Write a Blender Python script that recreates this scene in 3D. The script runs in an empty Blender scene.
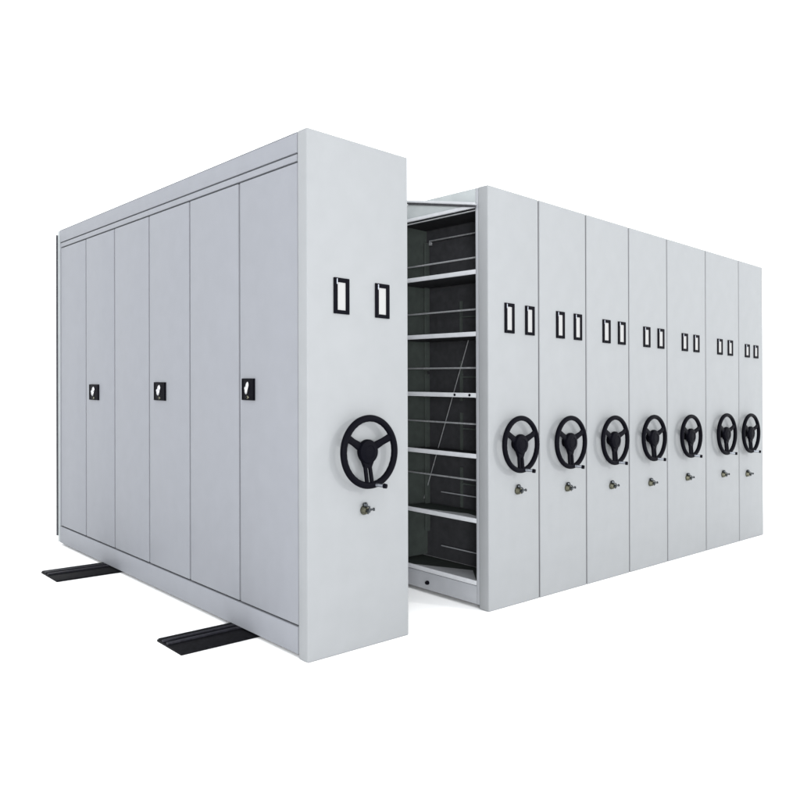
import bpy, bmesh, math
from mathutils import Vector, Matrix
sc = bpy.context.scene
C = sc.collection
LEAN = -0.0295          # the whole row leans very slightly to one side, as it does in the photograph
PI = math.pi

# ---------------------------------------------------------------- materials
def material(name, col, rough=.5, metal=0., coat=0., noise=0., nscale=30., bump=0., bscale=400., spec=.5):
    m = bpy.data.materials.new(name); m.use_nodes = True
    nt = m.node_tree; b = nt.nodes['Principled BSDF']
    b.inputs['Base Color'].default_value = (*col, 1)
    b.inputs['Roughness'].default_value = rough
    b.inputs['Metallic'].default_value = metal
    b.inputs['Coat Weight'].default_value = coat
    b.inputs['Specular IOR Level'].default_value = spec
    tc = nt.nodes.new('ShaderNodeTexCoord')
    if noise:
        n = nt.nodes.new('ShaderNodeTexNoise'); n.inputs['Scale'].default_value = nscale
        n.inputs['Detail'].default_value = 5
        r = nt.nodes.new('ShaderNodeMapRange')
        r.inputs['From Min'].default_value = .3; r.inputs['From Max'].default_value = .7
        r.inputs['To Min'].default_value = 1 - noise; r.inputs['To Max'].default_value = 1 + noise
        mx = nt.nodes.new('ShaderNodeVectorMath'); mx.operation = 'SCALE'
        mx.inputs[0].default_value = col
        nt.links.new(tc.outputs['Object'], n.inputs['Vector'])
        nt.links.new(n.outputs['Fac'], r.inputs['Value'])
        nt.links.new(r.outputs['Result'], mx.inputs['Scale'])
        nt.links.new(mx.outputs['Vector'], b.inputs['Base Color'])
    if bump:
        n2 = nt.nodes.new('ShaderNodeTexNoise'); n2.inputs['Scale'].default_value = bscale
        bp = nt.nodes.new('ShaderNodeBump'); bp.inputs['Strength'].default_value = bump
        bp.inputs['Distance'].default_value = .002
        nt.links.new(tc.outputs['Object'], n2.inputs['Vector'])
        nt.links.new(n2.outputs['Fac'], bp.inputs['Height'])
        nt.links.new(bp.outputs['Normal'], b.inputs['Normal'])
    return m

PAINT = (.184, .191, .198)
M = dict(
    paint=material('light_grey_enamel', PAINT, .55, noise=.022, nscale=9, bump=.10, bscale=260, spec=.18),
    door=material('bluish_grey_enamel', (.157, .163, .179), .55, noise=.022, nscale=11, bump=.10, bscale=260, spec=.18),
    pale=material('pale_green_grey_enamel', (.245, .263, .268), .55, noise=.05, nscale=14, spec=.2),
    plinth=material('plinth_grey_enamel', (.20, .207, .222), .45, noise=.03, nscale=12),
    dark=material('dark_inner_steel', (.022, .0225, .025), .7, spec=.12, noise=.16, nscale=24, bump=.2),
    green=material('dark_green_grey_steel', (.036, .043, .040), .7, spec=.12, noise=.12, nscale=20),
    gap=material('seam_steel', (.09, .09, .10), .7),
    unitgap=material('dark_grey_rubber', (.055, .055, .06), .7, spec=.1),
    seal=material('black_rubber_seal', (.045, .045, .05), .75, spec=.1, noise=.2, nscale=60),
    black=material('black_moulded_plastic', (.0018, .0018, .0034), .5, spec=.025, bump=.15, bscale=500),
    rail=material('black_rail_steel', (.003, .003, .004), .6, spec=.06, noise=.5, nscale=60, bump=.3, bscale=200),
    railtop=material('worn_rail_steel', (.012, .012, .016), .5, spec=.12, noise=.45, nscale=70),
    bar=material('galvanised_bar', (.15, .155, .162), .45, noise=.2, nscale=60),
    lip=material('shelf_edge_enamel', (.31, .318, .335), .5, noise=.05, nscale=30),
    chrome=material('chrome', (.16, .17, .19), .30, metal=1.),
    brass=material('dull_nickel', (.125, .122, .09), .38, metal=1., noise=.35, nscale=120),
    steel=material('dark_nickel', (.055, .06, .065), .35, metal=1., noise=.4, nscale=150),
    silver=material('polished_nickel', (.40, .40, .41), .30, metal=1.),
    card=material('white_label_card', (.225, .225, .225), .6),
    floor=material('white_studio_floor', (.93, .93, .93), .8, noise=.01, nscale=2),
)

# ---------------------------------------------------------------- mesh helpers
def box(bm, x0, x1, y0, y1, z0, z1, bev=0., seg=2):
    t = bmesh.new()
    bmesh.ops.create_cube(t, size=1)
    for v in t.verts:
        v.co = Vector(((x0 + x1) / 2 + v.co.x * (x1 - x0), (y0 + y1) / 2 + v.co.y * (y1 - y0), (z0 + z1) / 2 + v.co.z * (z1 - z0)))
    if bev:
        bmesh.ops.bevel(t, geom=list(t.edges), offset=bev, segments=seg, affect='EDGES', profile=.5)
    merge(bm, t)

def merge(bm, t, mat=None):
    if mat: bmesh.ops.transform(t, matrix=mat, verts=t.verts)
    me = bpy.data.meshes.new('tmp'); t.to_mesh(me); t.free()
    bm.from_mesh(me); bpy.data.meshes.remove(me)

def bar(bm, a, b, w, h, bev=0.):
    a = Vector(a); b = Vector(b); d = b - a
    t = bmesh.new(); bmesh.ops.create_cube(t, size=1)
    for v in t.verts: v.co = Vector((v.co.x * w, v.co.y * h, v.co.z * d.length))
    if bev: bmesh.ops.bevel(t, geom=list(t.edges), offset=bev, segments=1, affect='EDGES')
    merge(bm, t, Matrix.Translation((a + b) / 2) @ d.to_track_quat('Z', 'Y').to_matrix().to_4x4())

def rod(bm, a, b, r0, r1=None, n=20):
    a = Vector(a); b = Vector(b); d = b - a
    t = bmesh.new()
    bmesh.ops.create_cone(t, cap_ends=True, segments=n, radius1=r0, radius2=r0 if r1 is None else r1, depth=d.length)
    merge(bm, t, Matrix.Translation((a + b) / 2) @ d.to_track_quat('Z', 'Y').to_matrix().to_4x4())

def lathe(bm, c, prof, n=32, sx=1.):
    """profile (radius, y) turned about the y axis through c"""
    rings = []
    for r, y in prof:
        rings.append([bm.verts.new((c[0] + r * math.cos(2 * PI * i / n) * sx, c[1] + y, c[2] + r * math.sin(2 * PI * i / n))) for i in range(n)])
    for a, b in zip(rings, rings[1:]):
        for i in range(n):
            bm.faces.new((a[i], a[(i + 1) % n], b[(i + 1) % n], b[i]))
    bm.faces.new(rings[0][::-1]); bm.faces.new(rings[-1])

def prism(bm, pts, z0, z1):
    lo = [bm.verts.new((x, y, z0)) for x, y in pts]; hi = [bm.verts.new((x, y, z1)) for x, y in pts]
    n = len(pts)
    for i in range(n): bm.faces.new((lo[i], lo[(i + 1) % n], hi[(i + 1) % n], hi[i]))
    bm.faces.new(lo[::-1]); bm.faces.new(hi)

def frame_with_hole(bm, x0, x1, z0, z1, hx0, hx1, hz0, hz1, y0, y1):
    box(bm, x0, hx0, y0, y1, z0, z1, .002, 2); box(bm, hx1, x1, y0, y1, z0, z1, .002, 2)
    box(bm, hx0 - .001, hx1 + .001, y0 + .0007, y1, z0, hz0, .002, 2); box(bm, hx0 - .001, hx1 + .001, y0 + .0007, y1, hz1, z1, .002, 2)

def obj(name, bm, mat, parent=None, smooth=False, lean=True, off=(0, 0, 0), label=None):
    bmesh.ops.recalc_face_normals(bm, faces=bm.faces)
    for v in bm.verts:
        v.co += Vector(off)
        if lean: v.co.x += LEAN * v.co.z
    me = bpy.data.meshes.new(name); bm.to_mesh(me); bm.free()
    me.materials.append(mat)
    if smooth:
        for p in me.polygons: p.use_smooth = True
        me.set_sharp_from_angle(angle=math.radians(38))
    o = bpy.data.objects.new(name, me); C.objects.link(o)
    if parent: o.parent = parent
    if label: o['label'] = label
    return o

def thing(name, label, cat, loc, group=None):
    o = bpy.data.objects.new(name, None); C.objects.link(o); o.location = loc
    o.empty_display_size = .2
    o['label'] = label; o['category'] = cat
    if group: o['group'] = group
    return o
B = bmesh.new

# ---------------------------------------------------------------- parts on every end panel
def label_holder(t, cx, z0=1.512, z1=1.672, w=.088):
    bm = B(); x0, x1 = cx - w / 2, cx + w / 2
    frame_with_hole(bm, x0, x1, z0, z1, x0 + .0205, x1 - .0205, z0 + .017, z1 - .020, -.0075, -.0002)
    f = obj('label_frame', bm, M['black'], t, True)
    bm = B(); box(bm, x0 + .012, x1 - .012, -.003, -.0005, z0 + .012, z1 - .012); obj('label_card', bm, M['card'], f)
    # small shiny spring at the top left corner of each frame
    bm = B(); rod(bm, (x0 + .014, -.010, z1 - .030), (x0 + .014, -.010, z1 - .006), .0035, n=10); obj('spring_clip', bm, M['chrome'], f, True)

def hand_wheel(t, cx, cz=.900, y=-.047, R=.152, r=.0152, hy=-.036):
    bm = B(); n, m = 72, 16; rings = []
    for i in range(n):
        a = 2 * PI * i / n; ring = []
        for j in range(m):
            b = 2 * PI * j / m
            rr = R + r * math.cos(b) - (.0009 if (i % 2) else 0) * (1 if math.cos(b) < -.3 else 0)
            ring.append(bm.verts.new((cx + rr * math.cos(a), y + r * math.sin(b), cz + rr * math.sin(a))))
        rings.append(ring)
    for i in range(n):
        for j in range(m):
            bm.faces.new((rings[i][j], rings[(i + 1) % n][j], rings[(i + 1) % n][(j + 1) % m], rings[i][(j + 1) % m]))
    w = obj('hand_wheel', bm, M['black'], t, True)
    # hub: shaft boss on the panel and a domed cap
    bm = B()
    lathe(bm, (cx, 0, cz), [(.030, -.0005), (.030, -.006), (.026, -.008), (.026, hy + .010), (.050, hy + .008), (.0555, hy), (.0555, hy - .012),
                            (.051, hy - .020), (.030, hy - .027), (.026, hy - .024), (.010, hy - .025)], 40)
    # the lower apron that runs down into the twin spoke
    t2 = B()
    pr = [(-.046, -.020), (.046, -.020), (.024, -.066), (.021, -.074), (-.021, -.074), (-.024, -.066)]
    lo = [t2.verts.new((cx + px, hy + .004, cz + pz)) for px, pz in pr]; hi = [t2.verts.new((cx + px, hy - .014, cz + pz)) for px, pz in pr]
    for i in range(6): t2.faces.new((lo[i], lo[(i + 1) % 6], hi[(i + 1) % 6], hi[i]))
    t2.faces.new(lo); t2.faces.new(hi[::-1]); bmesh.ops.recalc_face_normals(t2, faces=t2.faces)
    bmesh.ops.bevel(t2, geom=list(t2.edges), offset=.003, segments=2, affect='EDGES')
    merge(bm, t2)
    obj('hub', bm, M['black'], w, True)
    for ang in (27, 153):
        a = math.radians(ang); bm = B()
        p = [Vector((cx + q * math.cos(a), yy, cz + q * math.sin(a))) for q, yy in ((.040, hy - .002), (.100, hy - .012), (R, y))]
        side = Vector((-math.sin(a), 0, math.cos(a)))
        secs = []
        for q, wd, th in zip(p, (.021, .0165, .019), (.008, .007, .008)):
            k = [q + side * (wd * math.cos(u)) + Vector((0, 1, 0)) * (th * math.sin(u)) for u in [2 * PI * s / 12 for s in range(12)]]
            secs.append([bm.verts.new(v) for v in k])
        for s1, s2 in zip(secs, secs[1:]):
            for i in range(12): bm.faces.new((s1[i], s1[(i + 1) % 12], s2[(i + 1) % 12], s2[i]))
        bm.faces.new(secs[0]); bm.faces.new(secs[-1][::-1])
        obj('spoke', bm, M['black'], w, True)
    bm = B()
    for s in (-1, 1):
        rod(bm, (cx + s * .0135, hy - .004, cz - .060), (cx + s * .0150, y, cz - R), .0095, .0095, 14)
    obj('spoke', bm, M['black'], w, True, label='lower spoke made of two parallel bars')
    # folding crank grip that sticks out of the rim
    bm = B(); a = math.radians(-80)
    gx, gz = cx + R * math.cos(a), cz + R * math.sin(a)
    rod(bm, (gx, y - .004, gz), (gx + .006, y - .020, gz), .0095, .0085, 16)
    rod(bm, (gx + .006, y - .020, gz), (gx + .018, y - .044, gz - .002), .0085, .0078, 16)
    g = obj('crank_grip', bm, M['chrome'], w, True)
    bm = B(); rod(bm, (gx + .018, y - .044, gz - .002), (gx + .023, y - .058, gz - .003), .0115, .0105, 16)
    obj('grip_cap', bm, M['black'], w, True)

def panel_lock(t, cx, cz):
    bm = B()
    lathe(bm, (cx, 0, cz), [(.021, -.0005), (.022, -.004), (.020, -.010), (.016, -.022), (.0145, -.026)], 28)
    l = obj('panel_lock', bm, M['brass'], t, True)
    bm = B()
    rod(bm, (cx, -.026, cz), (cx + .002, -.040, cz), .0085, .008, 16)
    bar(bm, (cx - .004, -.034, cz - .014), (cx + .004, -.038, cz + .016), .006, .008, .002)
    obj('lock_barrel', bm, M['steel'], l, True)
    bm = B()
    rod(bm, (cx + .000, -.030, cz + .004), (cx + .024, -.040, cz + .006), .0052, .0046, 12)
    rod(bm, (cx + .024, -.040, cz + .006), (cx + .029, -.042, cz + .006), .0078, .0072, 12)
    obj('turning_pin', bm, M['steel'], l, True)
    bm = B()
    lathe(bm, (cx - .002, -.012, cz + .026), [(.004, .011), (.0105, .004), (.0115, -.006), (.007, -.012)], 18)
    rod(bm, (cx + .004, -.020, cz + .020), (cx + .014, -.030, cz + .016), .003, .003, 8)
    obj('lock_knob', bm, M['steel'], l, True)

def end_panel(t, W, H, z0=0., depth=.070):
    bm = B(); box(bm, 0, W, 0, depth, z0, H, .007, 3)
    return obj('end_panel', bm, M['paint'], t, True)

# ---------------------------------------------------------------- the cabinet standing apart, six doors on its long side
W1, L, H = .6008, 3.0957, 2.300
u1 = thing('mobile_shelving_cabinet', 'grey cabinet standing apart at the left, with six tall doors and three black locks',
           'shelving cabinet', (0, 0, 0))
end_panel(u1, W1, H)
bm = B(); box(bm, .026, W1 - .03, .069, L - .004, .035, H - .01, .002); obj('carcass', bm, M['gap'], u1)
bm = B(); box(bm, W1 - .031, W1 - .008, .071, L, .030, H - .004, .003); obj('rear_side_panel', bm, M['paint'], u1, True)
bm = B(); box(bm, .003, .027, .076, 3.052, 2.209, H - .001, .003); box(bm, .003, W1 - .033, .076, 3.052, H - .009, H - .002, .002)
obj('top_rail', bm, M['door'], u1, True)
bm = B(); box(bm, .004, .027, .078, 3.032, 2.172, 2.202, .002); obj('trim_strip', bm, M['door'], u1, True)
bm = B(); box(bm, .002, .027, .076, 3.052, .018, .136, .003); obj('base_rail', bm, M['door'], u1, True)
bm = B(); box(bm, .0035, .027, 3.060, L, .018, H - .003, .003); obj('corner_post', bm, M['pale'], u1, True)
bm = B(); box(bm, .0035, .027, 3.037, 3.0525, .1435, 2.2015, .002); obj('rear_post', bm, M['door'], u1, True)
bm = B(); box(bm, -.006, .012, L + .001, L + .012, .060, H - .030, .002); obj('rubber_seal', bm, M['seal'], u1)
bm = B(); box(bm, W1 + .001, W1 + .007, .012, .058, .010, H - .02, .0015); obj('rubber_seal', bm, M['seal'], u1)
SE = [.078, .5615, 1.0656, 1.5626, 2.0644, 2.5484, 3.030]
g = .0078
for i in range(6):
    bm = B(); ya, yb = SE[i] + (g if i else 0), SE[i + 1] - (g if i < 5 else 0)
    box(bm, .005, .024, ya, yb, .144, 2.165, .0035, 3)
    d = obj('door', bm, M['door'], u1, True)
    if i in (0, 2, 4):
        lz = (1.168, 1.145, 1.125)[i // 2]; ya = SE[i + 1] - (.145, .225, .225)[i // 2] + (0, 0, 0)[i // 2]
        y1 = (.527, 1.484, 2.470)[i // 2]; y0 = y1 - (.108, .142, .158)[i // 2]
        bm = B(); box(bm, -.0035, .0047, y0, y1, lz - .052, lz + .052, .0018)
        obj('lock_plate', bm, M['black'], d, True)
        yc = (y0 + y1) / 2; s = (y1 - y0)
        def blob(bm, y, z, sx, sy, sz, tilt=0.):
            t2 = B(); bmesh.ops.create_uvsphere(t2, u_segments=20, v_segments=14, radius=1)
            merge(bm, t2, Matrix.Translation((-.005, y, z)) @ Matrix.Rotation(math.radians(tilt), 4, 'X') @ Matrix.Diagonal((sx, sy, sz, 1)))
        bm = B()
        blob(bm, yc - s * .02, lz + .016, .010, s * .090, .021, 12)
        blob(bm, yc + s * .03, lz - .004, .012, s * .085, .022, 12)
        blob(bm, yc + s * .05, lz + .004, .012, s * .120, .012, 0)
        obj('lock_handle', bm, M['silver'], d, True)
        bm = B(); blob(bm, yc, lz - .038, .004, s * .11, .0075); obj('key_cylinder', bm, M['brass'], d, True)
        bm = B(); box(bm, -.0115, -.0085, yc - s * .02, yc + s * .02, lz - .043, lz - .033, .0005); obj('keyhole', bm, M['black'], d)
        bm = B()
        for z0_, z1_, a_, b_ in ((-.050, -.0465, -.46, .46), (.0465, .050, -.46, .46), (-.046, .046, -.46, -.425), (-.046, .046, .425, .46)):
            box(bm, -.006, -.0036, yc + s * a_, yc + s * b_, lz + z0_, lz + z1_)
        obj('plate_rim', bm, M['black'], d)
label_holder(u1, .187); label_holder(u1, .4310)
hand_wheel(u1, .313, .897, hy=-.026)
panel_lock(u1, .316, .628)
# casters under it, on the rails
for yy in (.53, 2.12):
    bm = B(); lathe(bm, (0, 0, 0), [(.022, -.02), (.022, .02)], 20)
    bmesh.ops.transform(bm, matrix=Matrix.Translation((.30, yy, .0455)), verts=bm.verts)
    obj('caster', bm, M['rail'], u1, True)

# ---------------------------------------------------------------- the row of seven cabinets pushed together
b = [1.1956, 1.653, 2.1355, 2.6399, 3.1544, 3.7535, 4.3433, 4.816]
HG = 2.287
LAB = [(.177, .360), (.1983, .380), (.2177, .401), (.218, .412), (.249, .432), (.228, .415), (.149, .322)]
LT = [1.668, 1.662, 1.652, 1.642, 1.632, 1.626, 1.612]
WX = [xh - .047 * (xh + 1.947) / 2.61 - bb for xh, bb in zip((1.478, 1.963, 2.460, 2.963, 3.508, 4.110, 4.570), b)]
WZ = [.893, .889, .886, .886, .884, .884, .880]
LZ = [.632, .612, .590, .574, .576, .563, .540]
LABEL = ['open-sided grey unit showing its dark shelves, beside the gap',
         'closed grey unit right next to the open-sided one',
         'grey unit third from the open shelves in the row of seven',
         'middle grey unit of the row of seven, three units on each side',
         'wide grey unit third from the far right end of the row',
         'second grey unit from the far right end of the row',
         'narrow grey unit at the far right end, its wheel close to the edge']
for i in range(7):
    W = b[i + 1] - b[i] - (.0125 if i < 6 else 0)
    u = thing('mobile_shelving_unit', LABEL[i], 'shelving unit', (b[i], 0, 0), 'mobile shelving units pushed together in one row')
    end_panel(u, W, HG)
    label_holder(u, LAB[i][0], 1.503, LT[i], .084 if i < 2 else .090)
    label_holder(u, LAB[i][1], 1.503, LT[i], .084 if i < 2 else .090)
    hand_wheel(u, WX[i], WZ[i], -.047, .144 if i < 5 else .149, .0138)
    panel_lock(u, WX[i] + .022, LZ[i])
    if i < 6:
        bm = B(); box(bm, W + .0005, W + .012, .006, .060, .004, HG - .004, .0015); obj('rubber_seal', bm, M['unitgap'], u)
    if i:
        bm = B(); box(bm, .003, W - .003, .071, L, .030, HG - .004, .003); obj('shelf_body', bm, M['paint'], u, True)
        continue
    # ---- the open one
    D = .28
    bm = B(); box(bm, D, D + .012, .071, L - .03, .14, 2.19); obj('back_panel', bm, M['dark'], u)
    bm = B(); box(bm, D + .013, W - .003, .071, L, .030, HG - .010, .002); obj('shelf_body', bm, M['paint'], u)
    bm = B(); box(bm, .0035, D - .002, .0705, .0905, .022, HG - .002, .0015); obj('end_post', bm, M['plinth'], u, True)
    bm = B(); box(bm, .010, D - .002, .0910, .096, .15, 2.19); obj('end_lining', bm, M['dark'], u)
    for y in (.735, 1.40, 2.06, 2.72):
        bm = B(); box(bm, .030, D - .001, y, y + .012, .15, 2.184); obj('partition', bm, M['green'], u)
    # top: pale fascia, dark underside, light lower lip and the slanting bar laid across it
    bm = B(); box(bm, .0045, .018, .0910, L, 2.200, HG - .001, .002); obj('top_fascia', bm, M['pale'], u, True)
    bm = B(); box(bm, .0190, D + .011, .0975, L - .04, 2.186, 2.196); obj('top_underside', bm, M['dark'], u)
    bm = B(); box(bm, .001, .017, .0910, L, 2.180, 2.1995, .002); obj('top_lip', bm, M['lip'], u, True)
    bm = B(); box(bm, .004, .014, .0915, L, 2.163, 2.169, .0015)
    obj('hanging_rod', bm, M['bar'], u, True)
    bm = B(); bar(bm, (-.006, .080, 2.196), (-.006, .70, 2.318), .0245, .014, .003); obj('slanting_bar', bm, M['lip'], u, True)
    bm = B(); bar(bm, (-.004, .083, 2.1835), (-.004, .70, 2.3060), .005, .010, .001); obj('bar_gasket', bm, M['seal'], u)
    ZS = [1.835, 1.496, 1.161, .829, .478, .140]
    for k, z in enumerate(ZS):
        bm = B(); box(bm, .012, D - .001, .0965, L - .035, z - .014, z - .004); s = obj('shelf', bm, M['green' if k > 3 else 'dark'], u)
        bm = B(); box(bm, .002, .0118, .0910, L - .02, z - .016, z + .009, .002); obj('shelf_lip', bm, M['lip'], s, True)
        if k == 2:
            for yy in (.135, .245):
                bm = B(); rod(bm, (-.001, yy, z - .003), (.0015, yy, z - .003), .0075, n=14)
                obj('bolt_hole', bm, M['black'], s)
        if k >= 4:   # patch of light on the two lowest shelves, built as a pale tapering wedge
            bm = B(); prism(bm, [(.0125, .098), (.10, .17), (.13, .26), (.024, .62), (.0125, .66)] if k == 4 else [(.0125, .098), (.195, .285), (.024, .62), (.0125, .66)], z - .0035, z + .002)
            obj('shelf_light_patch', bm, M['lip'], s)
    for z in (1.931, 1.640, 1.311, .995, .6795):
        bm = B(); box(bm, .098, .106, .0975, .7335, z - .005, z + .005, .002); obj('back_bar', bm, M['bar'], u, True)
    bm = B(); box(bm, D - .028, D - .014, .0975, .69, 2.108, 2.117, .002); box(bm, D - .030, D - .012, .676, .69, 2.085, 2.1075, .002)
    obj('hook_bar', bm, M['bar'], u, True)
    for z in (.556, .225):
        bm = B(); box(bm, D - .020, D - .012, .18, .60, z - .0035, z + .0035, .001); obj('back_bar', bm, M['plinth'], u, True)
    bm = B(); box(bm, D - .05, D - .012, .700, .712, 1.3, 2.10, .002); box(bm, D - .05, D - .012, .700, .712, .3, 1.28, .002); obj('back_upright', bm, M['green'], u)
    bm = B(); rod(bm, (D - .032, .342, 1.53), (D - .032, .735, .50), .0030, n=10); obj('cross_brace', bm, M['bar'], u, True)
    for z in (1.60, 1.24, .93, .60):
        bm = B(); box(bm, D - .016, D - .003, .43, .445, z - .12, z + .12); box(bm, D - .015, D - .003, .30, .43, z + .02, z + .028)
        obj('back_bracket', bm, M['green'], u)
    # plinth with its foot knob
    bm = B(); box(bm, .004, D + .010, .0910, L, .022, .1215, .003); obj('plinth', bm, M['plinth'], u, True)
    bm = B(); t2 = B(); lathe(bm, (0, 0, 0), [(.012, 0), (.012, -.006), (.009, -.016), (.006, -.019)], 18)
    bmesh.ops.transform(bm, matrix=Matrix.Translation((.0035, .462, .064)) @ Matrix.Rotation(-PI / 2, 4, 'Z'), verts=bm.verts)
    obj('foot_knob', bm, M['black'], u, True)

# ---------------------------------------------------------------- rails on the floor
def rail(y0, y1, label):
    o = thing('floor_rail', label, 'rail', (-.375, y0, 0), 'black floor rails')
    w = y1 - y0; Lr = 1.34
    bm = B(); box(bm, 0, Lr, 0, w, .0005, .010, .002); obj('base_plate', bm, M['rail'], o, True, lean=False)
    # dark guide channel toward the far side, plain apron toward the near side
    bm = B()
    box(bm, .002, Lr, w * .80, w * .97, .0102, .0165, .002)
    obj('guide_strip', bm, M['rail'], o, True, lean=False)
    for q in (.56, .74):
        bm = B(); box(bm, .002, Lr, w * q, w * q + .016, .0102, .0200, .002)
        obj('track_bar', bm, M['railtop'], o, True, lean=False)
rail(.42, .66, 'black steel floor rail coming out from under the cabinet doors, the nearer of two')
rail(1.995, 2.275, 'black steel floor rail coming out under the far end of the cabinet')

# ---------------------------------------------------------------- setting
bm = B(); bmesh.ops.create_grid(bm, x_segments=8, y_segments=8, size=70)
f = obj('floor', bm, M['floor'], lean=False); f['kind'] = 'structure'

# ---------------------------------------------------------------- light
w = bpy.data.worlds.new('World'); sc.world = w; w.use_nodes = True
bg = w.node_tree.nodes['Background']; bg.inputs['Color'].default_value = (.965, .985, 1, 1); bg.inputs['Strength'].default_value = 2.3
ld = bpy.data.lights.new('softbox', 'AREA'); ld.shape = 'DISK'; ld.size = 1.6; ld.energy = 760; ld.color = (1, .985, .95)
lo = bpy.data.objects.new('softbox', ld); C.objects.link(lo)
tgt = Vector((1.9, 0, 1.0)); dr = Vector((.42, -1, .32)).normalized()
lo.location = tgt + dr * 13
lo.rotation_euler = (tgt - lo.location).to_track_quat('-Z', 'Y').to_euler()

l2 = bpy.data.lights.new('fill_softbox', 'AREA'); l2.shape = 'DISK'; l2.size = 3.0; l2.energy = 1500
o2 = bpy.data.objects.new('fill_softbox', l2); C.objects.link(o2)
tg = Vector((1.2, 0, .9)); o2.location = tg + Vector((-1.0, -1, .06)).normalized() * 13
o2.rotation_euler = (tg - o2.location).to_track_quat('-Z', 'Y').to_euler()

# ---------------------------------------------------------------- camera
px, py, pz, yaw, pit, rol, fpx, cx, cy = -1.9467, -2.6102, 1.1795, .7304, .0224, .0192, 750.9548, 381.5733, 372.6879
fw = Vector((math.sin(yaw) * math.cos(pit), math.cos(yaw) * math.cos(pit), math.sin(pit)))
ri = Vector((math.cos(yaw), -math.sin(yaw), 0)); up = ri.cross(fw)
r2 = ri * math.cos(rol) + up * math.sin(rol); u2 = -ri * math.sin(rol) + up * math.cos(rol)
cd = bpy.data.cameras.new('camera'); cam = bpy.data.objects.new('camera', cd); C.objects.link(cam)
mt = Matrix((r2, u2, -fw)).transposed().to_4x4(); mt.translation = Vector((px, py, pz)); cam.matrix_world = mt
cd.sensor_width = 36; cd.lens = fpx / 800 * 36; cd.shift_x = (400 - cx) / 800; cd.shift_y = (cy - 400) / 800
cd.clip_start = .05; cd.clip_end = 500
sc.camera = cam
sc.render.engine = 'CYCLES'
sc.view_settings.view_transform = 'Standard'; sc.view_settings.look = 'None'
sc.view_settings.exposure = 0; sc.view_settings.gamma = 1
